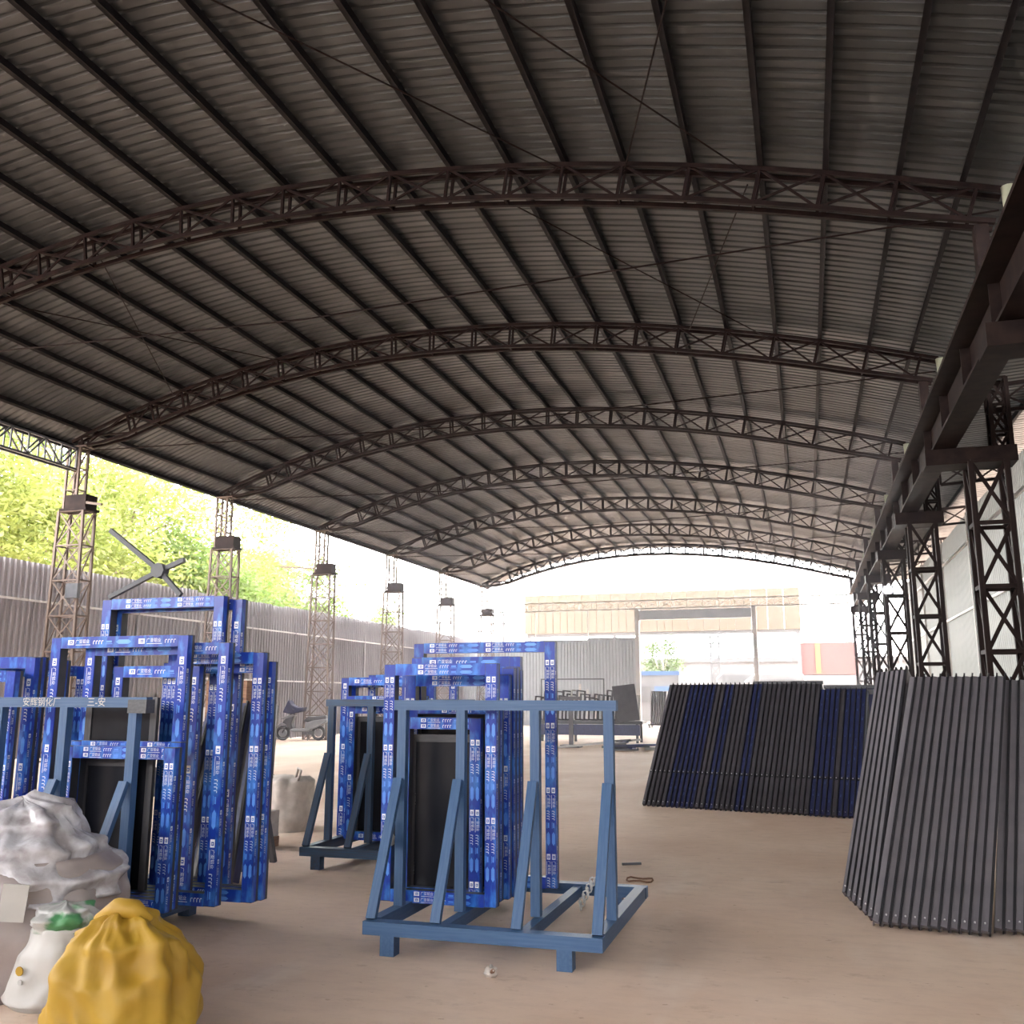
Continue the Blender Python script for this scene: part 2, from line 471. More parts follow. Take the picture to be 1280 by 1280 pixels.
for i in range(20):
    b = MB(); b.box(-.17, .17, -.012, .012, .05, .70); o = b.build('stiffener', 'dark_col', t); o.location = (0, -22.5 + i * 2.4, 0)

# lamp on the third column
t = thing('flood_lamp', 'small lit flood lamp fixed to a crane-side column', 'lamp', (2.42, 29.4, 4.58))
b = MB(); b.box(-.16, .16, 0, .14, -.12, .12); b.build('housing', 'steel', t)
m, nt, p = new_mat('lamp_glow'); p.inputs['Emission Color'].default_value = (1, .97, .95, 1); p.inputs['Emission Strength'].default_value = 60
M['glow'] = m
b = MB(); b.tube([(0, -.02, 0), (0, .0, 0)], .11, 14); b.build('lens', 'glow', t)
bar('bracket', (0, .14, 0), (.1, 1.9, 0), .04, .04, 'steel', t, True)

# side bay roof strip and trusses beyond the columns
sb = thing('trim_1', 'lower corrugated roof strip of the neighbouring bay', None, (0, 0, 0), kind='structure')
b = MB(); xs2 = [3.5 + 3.0 * i / 4 for i in range(5)]
b.add([(x, p[0], 7.42 + .06 * (x - 3.4) + p[1]) for x in xs2 for p in prof],
      [(i * len(prof) + j, i * len(prof) + j + 1, (i + 1) * len(prof) + j + 1, (i + 1) * len(prof) + j) for i in range(4) for j in range(len(prof) - 1)])
sh2 = b.mesh('roof_sheet_side', M['roof'])
for i in range(91):
    o = link('roof_sheet', sh2, sb); o.location = (0, -20 + i * .8, 0)
for x in (3.6, 4.6, 6.3):
    b = MB(); b.box(-.03, .03, -19.9, 52.6, -.13, -.01); o = b.build('purlin', 'purlin', sb); o.location = (x, 0, 7.42 + .06 * (x - 3.4))
b = MB(); b.box(3.28, 3.52, 3, 52.6, 7.18, 7.21); b.box(3.28, 3.30, 3, 52.6, 7.21, 7.36); b.box(3.50, 3.52, 3, 52.6, 7.21, 7.36)
tag(b.build('trim_2', 'rail'), 'pale metal gutter between the two roofs', kind='structure')
for k in range(1, 6):
    t = thing('bay_truss', 'flat lattice truss of the neighbouring bay, %s from the far gate' % ORD[6 - k], 'roof truss', (6, YK[k], 6.8), 'neighbouring bay trusses')
    zf = lambda x: 7.22 + .06 * (x - 3.4)
    for dz in (0, -.5): bar('chord', (3.5, YK[k], zf(3.5) + dz), (6.9, YK[k], zf(6.9) + dz), .07, .07, 'truss', t)
    for i in range(5):
        x = 3.5 + i * .8; bar('strut', (x, YK[k], zf(x)), (x, YK[k], zf(x) - .5), .045, .045, 'truss', t)
        if i < 4:
            bar('diagonal', (x, YK[k], zf(x)), (x + .8, YK[k], zf(x + .8) - .5), .04, .015, 'truss', t, up=(0, 1, 0))
            bar('diagonal', (x, YK[k], zf(x) - .5), (x + .8, YK[k], zf(x + .8)), .04, .015, 'truss', t, up=(0, 1, 0))

# ------------------------------------------------------------------ walls of corrugated sheet


def wall_sheet_mesh(name, width, h, mk, n=5, depth=.05, vert='Y'):
    pitch = width / n; pts = []
    for i in range(n):
        a = i * pitch
        pts += [(a, 0), (a + pitch * .62, 0), (a + pitch * .72, depth), (a + pitch * .90, depth)]
    pts.append((width, 0)); vs = []
    for z in (0, h):
        for p in pts: vs.append((p[1], p[0], z) if vert == 'Y' else (p[0], p[1], z))
    L = len(pts); b = MB(); b.add(vs, [(i, i + 1, L + i + 1, L + i) for i in range(L - 1)])
    return b.mesh(name, M[mk])


w = thing('wall_left', 'tall grey corrugated metal fence along the open side', None, (0, 0, 0), kind='structure')
ms = wall_sheet_mesh('fence_sheet', .9, 4.85, 'fence', 5)
for i in range(85):  # unseen panels behind the camera added to limit light on the near floor
    o = link('panel', ms, w); o.location = (-18.6, -19.9 + i * .9, random.uniform(-.03, .04))
for z in (2.1, 3.9):
    for i in range(14):
        bar('rail', (-18.53, -19 + i * 5.4, z), (-18.53, -13.65 + i * 5.4, z), .05, .05, 'rail', w)
for i in range(26): bar('post', (-18.52, -18.8 + i * 3.0, 0), (-18.52, -18.8 + i * 3.0, 4.3), .05, .05, 'fence', w)

w = thing('wall_right', 'pale corrugated sheet partition behind the lattice columns', None, (0, 0, 0), kind='structure')
ms = wall_sheet_mesh('wall_sheet', .9, 7.1, 'wallpanel', 5, .06)
for i in range(81):  # partition extended out of view behind the camera to close off side light
    o = link('panel', ms, w); o.location = (5.06, -19.9 + i * .9, random.uniform(-.02, .02))
for z in (1.6, 4.2, 6.2):
    bar('rail', (5.0, -19.9, z), (5.0, 53, z), .06, .08, 'rail', w)
for i in range(8): bar('post', (4.98, 12.6 + i * 6.2, 0), (4.98, 12.6 + i * 6.2, 7.05), .10, .10, 'rail', w)

w = thing('wall_front_added', 'unseen grey corrugated end wall added opposite the gate to block light', None, (0, 0, 0), kind='structure')  # unseen wall added to block light from behind the camera
ms = wall_sheet_mesh('end_sheet', .9, 6.2, 'fence', 5, .03, 'X')
for i in range(26):
    o = link('panel', ms, w); o.location = (-18.5 + i * .9, -20, 0)
for z in (2.1, 4.2): bar('rail', (-18.5, -19.93, z), (4.9, -19.93, z), .05, .05, 'rail', w)

w = thing('wall_back', 'grey corrugated sheet wall beside the far gate', None, (0, 0, 0), kind='structure')
ms = wall_sheet_mesh('gate_sheet', .9, 4.7, 'gatepanel', 5, .03, 'X')
for i in range(11):
    o = link('panel', ms, w); o.location = (-18.55 + i * .9, 51.1, random.uniform(-.03, .03) + (.1 if i > 7 else 0) - .1)
for x in (-14.3, -11.3): bar('hanger', (x, 51.0, 4.6), (x, 51.0, 6.25), .05, .05, 'grey', w)

# far gate: lattice header, posts, roller box
t = thing('gate_frame', 'pale steel lattice gate frame across the far end of the shed', 'gate', (-7.5, 51, 0))
for zz in (6.22, 6.66): bar('chord', (-17.0, 51, zz), (2.3, 51, zz), .07, .07, 'grey', t)
n = 26
for i in range(n + 1):
    x = -17 + 19.3 * i / n; bar('strut', (x, 51, 6.22), (x, 51, 6.66), .04, .04, 'grey', t)
    if i < n:
        x2 = x + 19.3 / n; bar('diagonal', (x, 51, 6.22), (x2, 51, 6.66), .035, .02, 'grey', t, up=(0, 1, 0)); bar('diagonal', (x, 51, 6.66), (x2, 51, 6.22), .035, .02, 'grey', t, up=(0, 1, 0))
for x in (-8.58, -2.42): bar('post', (x, 51, 0), (x, 51, 6.2), .22, .22, 'grey', t)
b = MB(); b.box(-8.45, -2.55, 50.9, 51.2, 5.62, 6.12); o = b.build('roller_box', 'gatepanel', t); o.location = -worg(t)

# tan fascia beyond the gate
t = thing('building_fascia', 'long tan sheet-metal fascia on posts beyond the far gate', 'building', (-11, 75, 0))
for i in range(18):
    x = -21.9 + i * 1.21
    b = MB(); b.box(0, 1.19, -.15, .15, 0, 3.15); b.box(.55, .6, -.18, -.15, 0, 3.15); o = b.build('panel', 'tan', t); o.location = (x + 11, 0, 6.6)
for x in (-21.6, -14.5, -.4): bar('post', (x, 75.3, 0), (x, 75.3, 9.6), .25, .25, 'yard', t)
bar('beam', (-21.8, 75.3, 6.5), (-.2, 75.3, 6.5), .3, .3, 'yard', t)


# ------------------------------------------------------------------ window frames in blue film
def text_mesh(s, size):
    cu = bpy.data.curves.new('txt', 'FONT'); cu.body = s; cu.size = size; cu.resolution_u = 1; cu.align_y = 'CENTER'
    o = bpy.data.objects.new('txt', cu); col.objects.link(o)
    dg = bpy.context.evaluated_depsgraph_get(); me = bpy.data.meshes.new_from_object(o.evaluated_get(dg))
    vs = [v.co.copy() for v in me.vertices]; fs = [tuple(p.vertices) for p in me.polygons]
    bpy.data.objects.remove(o); bpy.data.meshes.remove(me); bpy.data.curves.remove(cu)
    return vs, fs


TXT = text_mesh('广亚铝业', .026)


def print_unit(b, u0, v0, put, small):
    """one repeat of the printed film: emblem, four characters, a fine line, arcs, a pale lozenge"""
    k = (.62 if small == 1 else .86) if small else 1.15

    def quad(x0, x1, y0, y1, mi):
        b.add([put(u0 + x * k, v0 + y * k) for x, y in ((x0, y0), (x1, y0), (x1, y1), (x0, y1))], [(0, 1, 2, 3)], mi)
    quad(0, .014, -.014, .016, 0); quad(.014, .034, .010, .016, 0); quad(.014, .034, -.014, -.008, 0); quad(.034, .044, -.014, .016, 0)
    b.add([put(u0 + x * k, v0 + y * k) for x, y in ((.018, -.004), (.030, -.004), (.024, .008))], [(0, 1, 2)], 0)
    b.add([put(u0 + (.055 + v.x) * k, v0 + (v.y + .004) * k) for v in TXT[0]], TXT[1], 0)
    quad(.058, .165, -.016, -.013, 0)
    for i in range(4):
        x = .185 + i * .02
        quad(x, x + .004, -.012, .006, 0); quad(x + .003, x + .014, .006, .010, 0)
    quad(.28, .32, -.004, .008, 1); quad(.275, .325, -.013, -.009, 1)
    b.add([put(u0 + x * k, v0 + y * k) for x, y in ((.35, 0), (.37, -.013), (.44, -.013), (.46, 0), (.44, .013), (.37, .013))], [(0, 1, 2, 3, 4, 5)], 1)


CACHE = {}


def bar_meshes(L, w, d, horiz, two, side=1):
    key = (round(L, 2), w, d, horiz, two, side)
    if key in CACHE: return CACHE[key]
    core = MB(); film = MB(); pr = MB()
    # local: length along +Z (vertical bars) or +X (horizontal); front is -Y
    def bx(m, l0, l1, a0, a1, y0, y1):
        if horiz: m.box(l0, l1, y0, y1, a0, a1)
        else: m.box(a0, a1, y0, y1, l0, l1)
    h = w / 2
    bx(core, 0, L, -h, h, -d / 2, d / 2)
    bx(core, .01, L - .01, -h * .3, h * .3, d / 2, d / 2 + .006)
    bx(film, .004, L - .004, -h - .0015, h + .0015, -d / 2 - .0015, -d / 2 + .007)
    if horiz: bx(film, .004, L - .004, min(h * side, (h + .0015) * side), max(h * side, (h + .0015) * side), -d / 2 + .007, d / 2 - .028)
    else: bx(film, .004, L - .004, min(h * side, (h + .0015) * side), max(h * side, (h + .0015) * side), -d / 2 + .007, d / 2 - .028)
    yf = -d / 2 - .003
    rows = (-h * .5, h * .5) if two else (0.0,)
    pitch = .49 * (.92 if two else 1.2)
    off = (.13 + .37 * ((L * 7.3) % 1)) * .4
    for r in rows:
        u = off
        while u + (.16 if not two else .1) < L - .02:
            if horiz: print_unit(pr, u, r, lambda a, c: (a, yf, c), 2 * two)
            else: print_unit(pr, u, r, lambda a, c: (c, yf, L - a), 2 * two)
            u += pitch
    # side faces of the vertical bars carry the same film in small print
    if not horiz and side > 0:
        u = off + .08
        while u + .16 < L:
            print_unit(pr, u, -d / 2 + .013, lambda a, c: (h + .003, c, L - a), True); u += .305
    # trim overshoot
    mx = 2 if horiz else 2
    pr.v = [((min(max(v[0], .01), L - .01), v[1], v[2]) if horiz else (v[0], v[1], min(max(v[2], .01), L - .01))) for v in pr.v]
    CACHE[key] = (core.mesh('bar_core', M['char']), film.mesh('bar_film', M['film']), pr.mesh('bar_print', [M['print'], M['paleprint']]))
    return CACHE[key]


def window_frame(label, x0, x1, y, z0, z1, group, w=.075, d=.075, tilt=0, two=True, rotz=0, mullion=None):
    W, H = round(x1 - x0, 2), round(z1 - z0, 2)
    t = thing('filmed_casement', label, 'window frame', (x0 + W / 2, y, z0), group, rot=(-tilt, 0, rotz))
    specs = [('jamb', (-W / 2 + w / 2, 0, 0), H, False, -1), ('jamb', (W / 2 - w / 2, 0, 0), H, False, 1),
             ('head', (-W / 2 + w, 0, H - w / 2), W - 2 * w, True, 1), ('sill', (-W / 2 + w, 0, w / 2), W - 2 * w, True, -1)]
    if mullion is not None: specs.append(('mullion', (-W / 2 + mullion, 0, w), H - 2 * w, False, 1))
    for nm, loc, L, hz, sd in specs:
        c, f, p = bar_meshes(L, w, d, hz, two, sd)
        o = link(nm, c, t); o.location = loc
        link('film', f, o); link('film_print', p, o)
    return t


GA, GB, GC, GL = 'filmed frames in the front rack', 'filmed frames in the rear rack', 'filmed frames in the sack-side rack', 'filmed frames at the end of the sack-side rack'
ZB = .185
# front rack, from the posts backwards
window_frame('blue-filmed window frame standing first behind the posts of the front blue rack', -2.78, -1.97, 6.10, ZB, 1.73, GA)
window_frame('short narrow blue-filmed frame nested inside the front rack stack', -2.70, -2.11, 6.19, ZB, 1.36, GA)
window_frame('blue-filmed frame of middling height, right behind the short narrow frame', -2.68, -2.00, 6.28, ZB, 1.47, GA)
for i, (xa, xb, zt) in enumerate([(-2.74, -1.97, 1.66), (-2.80, -1.96, 1.71), (-2.84, -1.96, 1.72), (-2.86, -1.96, 1.70)]):
    window_frame('blue-filmed frame inside the front rack stack, %s of four alike' % NUM[i], xa, xb, 6.37 + i * .085, ZB, zt, GA, two=i % 2 == 0)
window_frame('blue-filmed frame just in front of the wide rearmost frame of the front rack', -2.84, -1.99, 6.715, ZB, 1.80, GA, two=False)
window_frame('wide tall blue-filmed frame rearmost in the front rack', -2.86, -1.75, 6.80, ZB, 1.91, GA)
# sack-side rack
window_frame('low blue-filmed frame foremost in the rack beside the sacks', -4.75, -3.88, 5.34, ZB, 1.19, GC)
window_frame('low blue-filmed frame second in the rack beside the sacks', -4.76, -3.90, 5.425, ZB, 1.215, GC)
window_frame('tall blue-filmed frame whose head rises just behind the lettered beam', -5.08, -3.96, 5.51, ZB, 1.915, GC, two=False)
window_frame('tall blue-filmed frame showing a doubled jamb at the open end of the rack', -4.86, -3.70, 5.60, ZB, 1.86, GC, two=False)
window_frame('slim blue-filmed frame seen inside the taller frames beside the sacks', -4.68, -3.98, 5.685, ZB, 1.72, GC, two=False)
window_frame('blue-filmed frame with its corner sticking out of the sack-side rack', -4.3, -3.54, 5.775, ZB, 1.81, GC)
window_frame('blue-filmed frame behind the one whose corner sticks out', -4.4, -3.52, 5.86, ZB, 1.75, GC)
window_frame('tallest blue-filmed frame, standing under the dark cross', -5.05, -4.00, 5.95, ZB, 2.22, GC)
window_frame('second tallest blue-filmed frame, hidden behind the tallest', -5.02, -3.90, 6.035, ZB, 2.20, GC, two=False)
# dark sashes between the frames, also added to deepen the shade inside the stacks
def sash(label, x0, x1, y, z0, z1):
    t = thing('dark_sash', label, 'sash', ((x0 + x1) / 2, y, z0), 'dark sashes in the racks'); W = (x1 - x0) / 2; H = z1 - z0
    for sx in (-1, 1): bar('stile', (sx * (W - .025), 0, 0), (sx * (W - .025), 0, H), .05, .03, 'char', t, True)
    for z in (.025, H - .025): bar('rail', (-W + .05, 0, z), (W - .05, 0, z), .03, .05, 'char', t, True, up=(0, 0, 1))
    b = MB(); b.box(-W + .05, W - .05, -.005, .005, .05, H - .05); b.build('pane', 'glass', t)
sash('dark sash inside the short narrow frame of the front rack', -2.66, -2.13, 6.245, ZB, 1.25)
sash('dark sash deep in the front rack, in front of the tall frames', -2.80, -2.02, 6.328, ZB, 1.40)
sash('dark sash behind the two low frames beside the sacks', -4.72, -4.30, 5.466, ZB, 1.10)
sash('tall dark sash behind the lettered beam', -4.80, -4.22, 5.555, ZB, 1.50)
sash('dark sash added to darken the rear dark blue rack', -4.22, -3.7, 8.57, ZB, 1.32)
# left end
for i, (xb, zt, yy) in enumerate([(-5.33, 1.69, 5.46), (-5.30, 1.79, 5.60), (-5.38, 1.80, 5.74), (-5.30, 1.78, 5.88), (-5.22, 1.74, 6.02)]):
    window_frame('blue-filmed frame past the lettered beam, %s counted from its posts' % NUM[i], xb - 1.0, xb, yy, ZB, zt, GL, two=i % 2 == 0)
# rear rack
for i, (xa, xb, zt, yy) in enumerate([(-4.27, -3.55, 1.43, 8.52), (-4.33, -3.5, 1.52, 8.62), (-4.45, -3.6, 1.70, 8.72), (-4.42, -3.5, 1.68, 8.82), (-4.25, -3.3, 1.73, 8.92)]):
    window_frame('blue-filmed frame in the rear dark blue rack, %s behind its posts' % NUM[i], xa, xb, yy, ZB, zt, GB, two=i % 2 == 1)


# ------------------------------------------------------------------ racks
def make_rack(label, mk, wide=1.46, posts=(0.0, .45, .95, 1.44), pz=1.42, depth=1.5, post_y=.42):
    t = thing('transport_rack', label, 'rack', (0, 0, 0))
    W = wide
    bar('base_beam', (0, 0, .15), (W, 0, .15), .09, .075, mk, t, True)
    bar('base_beam', (0, depth, .15), (W, depth, .15), .09, .075, mk, t, True)
    for x in (.04, W - .04): bar('side_beam', (x, .045, .15), (x, depth - .045, .15), .07, .085, mk, t, True)
    for x in posts[1:-1]: bar('bearer', (x + .02, .045, .14), (x + .02, depth - .045, .14), .06, .07, mk, t, True)
    for x in posts:
        x = min(max(x, .035), W - .035)
        bar('post', (x, post_y, .18), (x, post_y, pz), .06, .055, mk, t, True)
        bar('brace', (x - .005, .01, .19), (x - .005, post_y - .05, .98), .06, .035, mk, t, True)
    bar('top_beam', (-.02, post_y, pz + .03), (W + .02, post_y, pz + .03), .06, .065, mk, t, True)
    for x in (.16, W - .22):
        for y in (0, depth): bar('foot', (x, y, 0), (x, y, .115), .09, .085, mk, t, True)
    return t


ra = make_rack('blue steel A-frame rack with an empty right half in front', 'blue_rack'); ra.location = (-2.62, 5.53, 0)
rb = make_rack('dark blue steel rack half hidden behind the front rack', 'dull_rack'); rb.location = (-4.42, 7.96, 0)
rc = make_rack('blue steel rack with white lettering on its top beam beside the sacks', 'blue_rack', 1.95, (0.0, .80, 1.33, 1.87), 1.44, 1.3); rc.location = (-5.99, 4.78, 0)
# chalk lettering on the rack beside the sacks
for s, dx in (('安辉钢化厂', 1.00), ('三-安', 1.52)):
    vs, fs = text_mesh(s, .062); b = MB(); b.add([(v.x, 0, v.y) for v in vs], fs)
    o = b.build('lettering', 'white', rc); o.location = (dx, .383, 1.468)
bar('top_sleeve', (1.84, .42, 1.445), (1.98, .42, 1.445), .085, .085, 'steel', rc, True)

# knotted plastic tied to the rack, chain
b = MB(); b.tube([(-2.61, 5.87, .72), (-2.62, 5.85, .69), (-2.63, 5.84, .62), (-2.62, 5.85, .57)], [.01, .025, .05, .035], 9)
tag(b.build('tied_plastic_bag', 'white', None, True), 'small white plastic bag tied to the front rack brace', 'bag')
ch = thing('chain', 'pale steel chain hanging over the back beam of the front rack', 'chain', (-1.55, 6.98, .2))
for i in range(11):
    b = MB(); a = i * .5
    pts = [(math.cos(q) * .022, 0, math.sin(q) * .03) for q in [2 * math.pi * j / 8 for j in range(9)]]
    b.tube(pts, .006, 5, caps=False); o = b.build('link', 'bolt', ch)
    o.location = (.02 + (i % 2) * .004 - .010 * i, -.06 - .012 * i, .02 - .021 * i) if i < 8 else (.02 + .03 * (i - 7), -.055, .022); o.rotation_euler = (0, 0, (i % 2) * R(90))

# four-armed dark cross on top of the tallest frame
t = thing('steel_cross', 'dark four-armed steel cross resting on the tallest blue frame', 'cross base', (-4.60, 5.96, 2.435))
b = MB(); b.tube([(0, -.035, 0), (0, .035, 0)], .058, 8); b.build('hub', 'steel', t)
for p in ((-.46, -.02, .33), (.21, 0, .075), (-.42, -.02, -.19), (.20, 0, -.19)):
    v = Vector(p); bar('arm', v.normalized() * .04, v, .034, .03, 'steel', t, True, up=(0, 1, 0))


# ------------------------------------------------------------------ leaning profiles
def profile_meshes(tag_, L, w, mk, fin):
    """long profile with a face plate, a black fin along one edge, end bolts; +Z is its length, -Y its face"""
    c = MB(); c.box(-w / 2, w / 2, -.01, .02, 0, L); c.box(-w / 2, -w / 2 + .008, .02, .09, 0, L); c.box(w / 2 - .008, w / 2, .02, .09, 0, L)
    f = MB(); f.box(w / 2 - fin, w / 2, -.040, -.011, -.03, L + .015); f.box(w / 2 - fin - .006, w / 2 - fin, -.045, -.040, -.02, L - .03)
    bo = MB()
    for z in (.05,): bo.tube([(-w * .15, -.011, z), (-w * .15, -.020, z)], .006, 7)
    return c.mesh(tag_ + '_face', M[mk]), f.mesh(tag_ + '_fin', M['fin']), bo.mesh(tag_ + '_bolt', M['bolt'])


def lean(name, label, cat, p0, p1, side, meshes, group):
    z = (Vector(p1) - Vector(p0)).normalized(); x = Vector(side); x = (x - z * x.dot(z)).normalized(); y = z.cross(x)
    mt = Matrix((x, y, z)).transposed().to_4x4(); mt.translation = Vector(p0)
    t = thing(name, label, cat, p0, group); t.rotation_euler = mt.to_euler()
    for nm, me in zip(('face', 'fin', 'bolt'), meshes):
        if me is not None: link(nm, me, t)
    return t


# a support rail under each leaning row, hidden behind it
def trestle(label, xa, xb, y, z, yb=None):
    t = thing('support_trestle', label, 'trestle', ((xa + xb) / 2, y, 0)); yb = y if yb is None else yb
    bar('rail', (xa, y, z), (xb, yb, z), .07, .07, 'steel', t)
    for x, yy in ((xa + .1, y), (xb - .1, yb)):
        bar('leg', (x, yy, 0), (x, yy + .02, z), .05, .05, 'steel', t); bar('leg', (x, yy + .5, 0), (x, yy + .03, z), .05, .05, 'steel', t)
    return t


LR = math.sqrt(.49 ** 2 + 1.45 ** 2 + 1.63 ** 2)
mR = profile_meshes('graphite', LR, .0575, 'panelbar', .012)
d = Vector((.49, 1.45, 1.62))
for i in range(12):
    p = Vector((.36 + i * .0585, 7.10 - i * .008, .035))
    lean('leaning_profile', '%s graphite profile of the tidy leaning row, counted from its open-floor end' % NUM[i], 'profile', p, p + d, (1, -.014, 0), mR, 'graphite profiles in the near row')
for i in range(6):
    p = Vector((.20 + i * .028, 8.05 - i * .16, .035))
    lean('leaning_profile', '%s set-back graphite profile beside the tidy near row' % NUM[i], 'profile', p, p + Vector((.42, 1.28, 1.55)), (1, -.5, 0), mR, 'graphite profiles set back')
for i in range(5):
    p = Vector((1.10 + i * .062, 7.12, .035))
    lean('leaning_profile', '%s graphite profile of the row next to the tidy near row' % NUM[i], 'profile', p, p + Vector((.46, 1.50, 1.60)), (1, 0, 0), mR, 'graphite profiles by the partition')
trestle('dark trestle propping the near graphite profiles', .75, 2.0, 8.55, 1.47)

LM = math.sqrt(.27 ** 2 + 1.26 ** 2 + 1.66 ** 2)
mM = profile_meshes('black', LM, .068, 'blackbar', .009); mF = profile_meshes('filmed', LM, .068, 'filmdark', .009)
mM2 = profile_meshes('black_short', LM * .95, .068, 'blackbar', .009); mF2 = profile_meshes('filmed_short', LM * .95, .068, 'filmdark', .009)
# a clip partway up and bits of white print on the filmed ones
cl = MB(); cl.box(-.030, .030, -.022, -.011, .52, .555); clip = cl.mesh('clip', M['fin'])
bo = MB(); bo.tube([(-.01, -.022, .54), (-.01, -.028, .54)], .009, 6); dot = bo.mesh('clip_bolt', M['bolt'])
tp = []
for s in range(4):
    pb = MB(); rr = random.Random(s)
    for j in range(6):
        z = rr.uniform(.1, LM - .2); pb.box(-.018, -.004, -.0125, -.011, z, z + rr.choice((.02, .04)))
    tp.append(pb.mesh('film_print', M['filmmark']))
bl = Vector((-2.27, 13.74, .03)); br = Vector((.52, 13.08, .03)); NM = 42
for i in range(NM):
    f = i / (NM - 1); p = bl.lerp(br, f); short = i >= 33
    filmed = i in (5, 6, 7, 8, 9, 10, 13, 14, 19, 20) or (short and i != 37)
    k = .95 if short else 1
    t = lean('leaning_profile', ('film-wrapped dark blue profile, %s of the long middle row from its gate-side end' if filmed else 'bare black profile, %s of the long middle row from its gate-side end') % NUM[i], 'profile',
             p, p + Vector((.27, 1.26, 1.66)) * k, br - bl, (mF2 if short else mF) if filmed else (mM2 if short else mM), 'filmed profiles in the middle row' if filmed else 'bare profiles in the middle row')
    link('clip', clip, t); link('clip_bolt', dot, t)
    if filmed: link('film_print', tp[i % 4], t)
trestle('dark trestle propping the long middle row of profiles', -1.95, .9, 15.02, 1.58, 14.4)

# dark blue crates standing behind the middle row
for i, (x0, x1, y, z) in enumerate([(-.93, -.28, 19, 1.80), (-.26, .28, 19.2, 1.81), (.32, 1.16, 18.4, 1.72)]):
    t = thing('steel_crate', ['flat-topped dark blue crate behind the middle row', 'dark blue crate between two others behind the middle row', 'wide dark blue crate behind the low end of the middle row'][i], 'crate', ((x0 + x1) / 2, y, 0))
    b = MB(); b.box(-(x1 - x0) / 2, (x1 - x0) / 2, -.4, .4, .1, z - .06); b.build('body', 'navy', t)
    b = MB(); b.box(-(x1 - x0) / 2 - .02, (x1 - x0) / 2 + .02, -.42, .42, z - .06, z); b.build('lid', 'steel', t)
    for sx in (-1, 1):
        for sy in (-1, 1): bar('foot', (sx * (x1 - x0) * .42, sy * .33, 0), (sx * (x1 - x0) * .42, sy * .33, .1), .08, .08, 'steel', t, True)


# ------------------------------------------------------------------ sacks
def sack_mesh(name, rx, ry, h, prof, mk, seed, lump=.05, fold=0.0, folds=9, nu=56, nv=40, smooth=True, lean_=(0, 0), creases=0.0):
    vs = []; fs = []
    for j in range(nv + 1):
        v = j / nv; r = 0
        for (a, ra_), (c, rb_) in zip(prof, prof[1:]):
            if a <= v <= c + 1e-9: s_ = (v - a) / (c - a); s_ = s_ * s_ * (3 - 2 * s_); r = ra_ + (rb_ - ra_) * s_; break
        for i in range(nu):
            a = 2 * math.pi * i / nu; ca, sa = math.cos(a), math.sin(a)
            n = noise.noise(Vector((ca * 1.7 + seed, sa * 1.7, v * 2.4))) * lump * 2 + noise.noise(Vector((ca * 4 + seed, sa * 4, v * 6))) * lump * .8
            fo = fold * math.sin(folds * a + 2.5 * noise.noise(Vector((ca, sa + seed, v * 1.5)))) * (v ** 1.2)
            cr_ = -creases * abs(noise.noise(Vector((ca * 3 + seed, sa * 3, v * 4 + seed)))) * 1.5
            q = r + n * (.3 + r) + fo * r + cr_
            q = max(q, .001)
            vs.append((rx * q * ca + lean_[0] * v * h, ry * q * sa + lean_[1] * v * h, max(0, v * h + (n * .5 + cr_ * .4) * h * (1 if v > .05 else 0))))
    for j in range(nv):
        for i in range(nu): fs.append((j * nu + i, j * nu + (i + 1) % nu, (j + 1) * nu + (i + 1) % nu, (j + 1) * nu + i))
    fs.append(tuple(range(nu - 1, -1, -1))); fs.append(tuple(nv * nu + i for i in range(nu)))
    b = MB(); b.add(vs, fs); return b.mesh(name, M[mk], smooth)


t = thing('plastic_sack', 'big sack under crumpled clear plastic with a white tag', 'sack', (-4.22, 4.42, 0))
link('body', sack_mesh('plastic_body', .60, .5, .66, [(0, .80), (.15, .95), (.6, 1.0), (.85, .95), (1, .82)], 'silver', 3, .05), t)
o = link('plastic_cover', sack_mesh('plastic_cover', .62, .50, .50, [(0, 1.0), (.25, 1.02), (.5, .8), (.75, .55), (.9, .42), (1, .05)], 'plastic', 9, .10, .12, 7, 72, 50, True, (.04, 0), .10), t); o.location = (0, 0, .46)
b = MB(); b.box(-.06, .06, -.004, .004, -.09, .09); o = b.build('tag', 'white', t); o.location = (.40, -.40, .50); o.rotation_euler = (.1, .1, .55)

t = thing('white_sack', 'white woven sack with a green printed top between two larger sacks', 'sack', (-3.72, 4.16, 0))
link('body', sack_mesh('white_sack_body', .21, .16, .40, [(0, .75), (.1, 1.0), (.6, .9), (.9, .72), (1, .6)], 'white', 5, .05, lean_=(.22, 0)), t)
o = link('printed_top', sack_mesh('white_sack_top', .16, .14, .13, [(0, .8), (.4, 1.0), (.8, .8), (1, .1)], 'sackgreen', 12, .12, .1, 6), t); o.location = (.10, 0, .36)
for x, z in ((-.02, .2), (-.01, .15)):
    b = MB(); b.tube([(0, -.004, 0), (0, 0, 0)], .022 if z > .18 else .013, 12); o = b.build('print_spot', 'yellow' if z > .18 else 'grey', t); o.location = (x + .02, -.165, z); o.rotation_euler = (0.05, 0, 0)

t = thing('yellow_sack', 'yellow woven sack with gathered folds in front of the lettered rack', 'sack', (-3.04, 3.9, 0))
link('body', sack_mesh('yellow_sack_body', .36, .30, .55, [(0, .9), (.15, 1.02), (.5, .92), (.75, .74), (.92, .45), (1, .12)], 'yellow', 21, .06, .09, 11, 110, 60, True, (-.05, 0), .09), t)
b = MB(); b.tube([(-.15, -.02, .49), (-.03, -.04, .55), (.05, -.03, .55), (.12, 0, .50)], [.03, .05, .045, .02], 10); b.build('tied_neck', 'yellow', t, True)

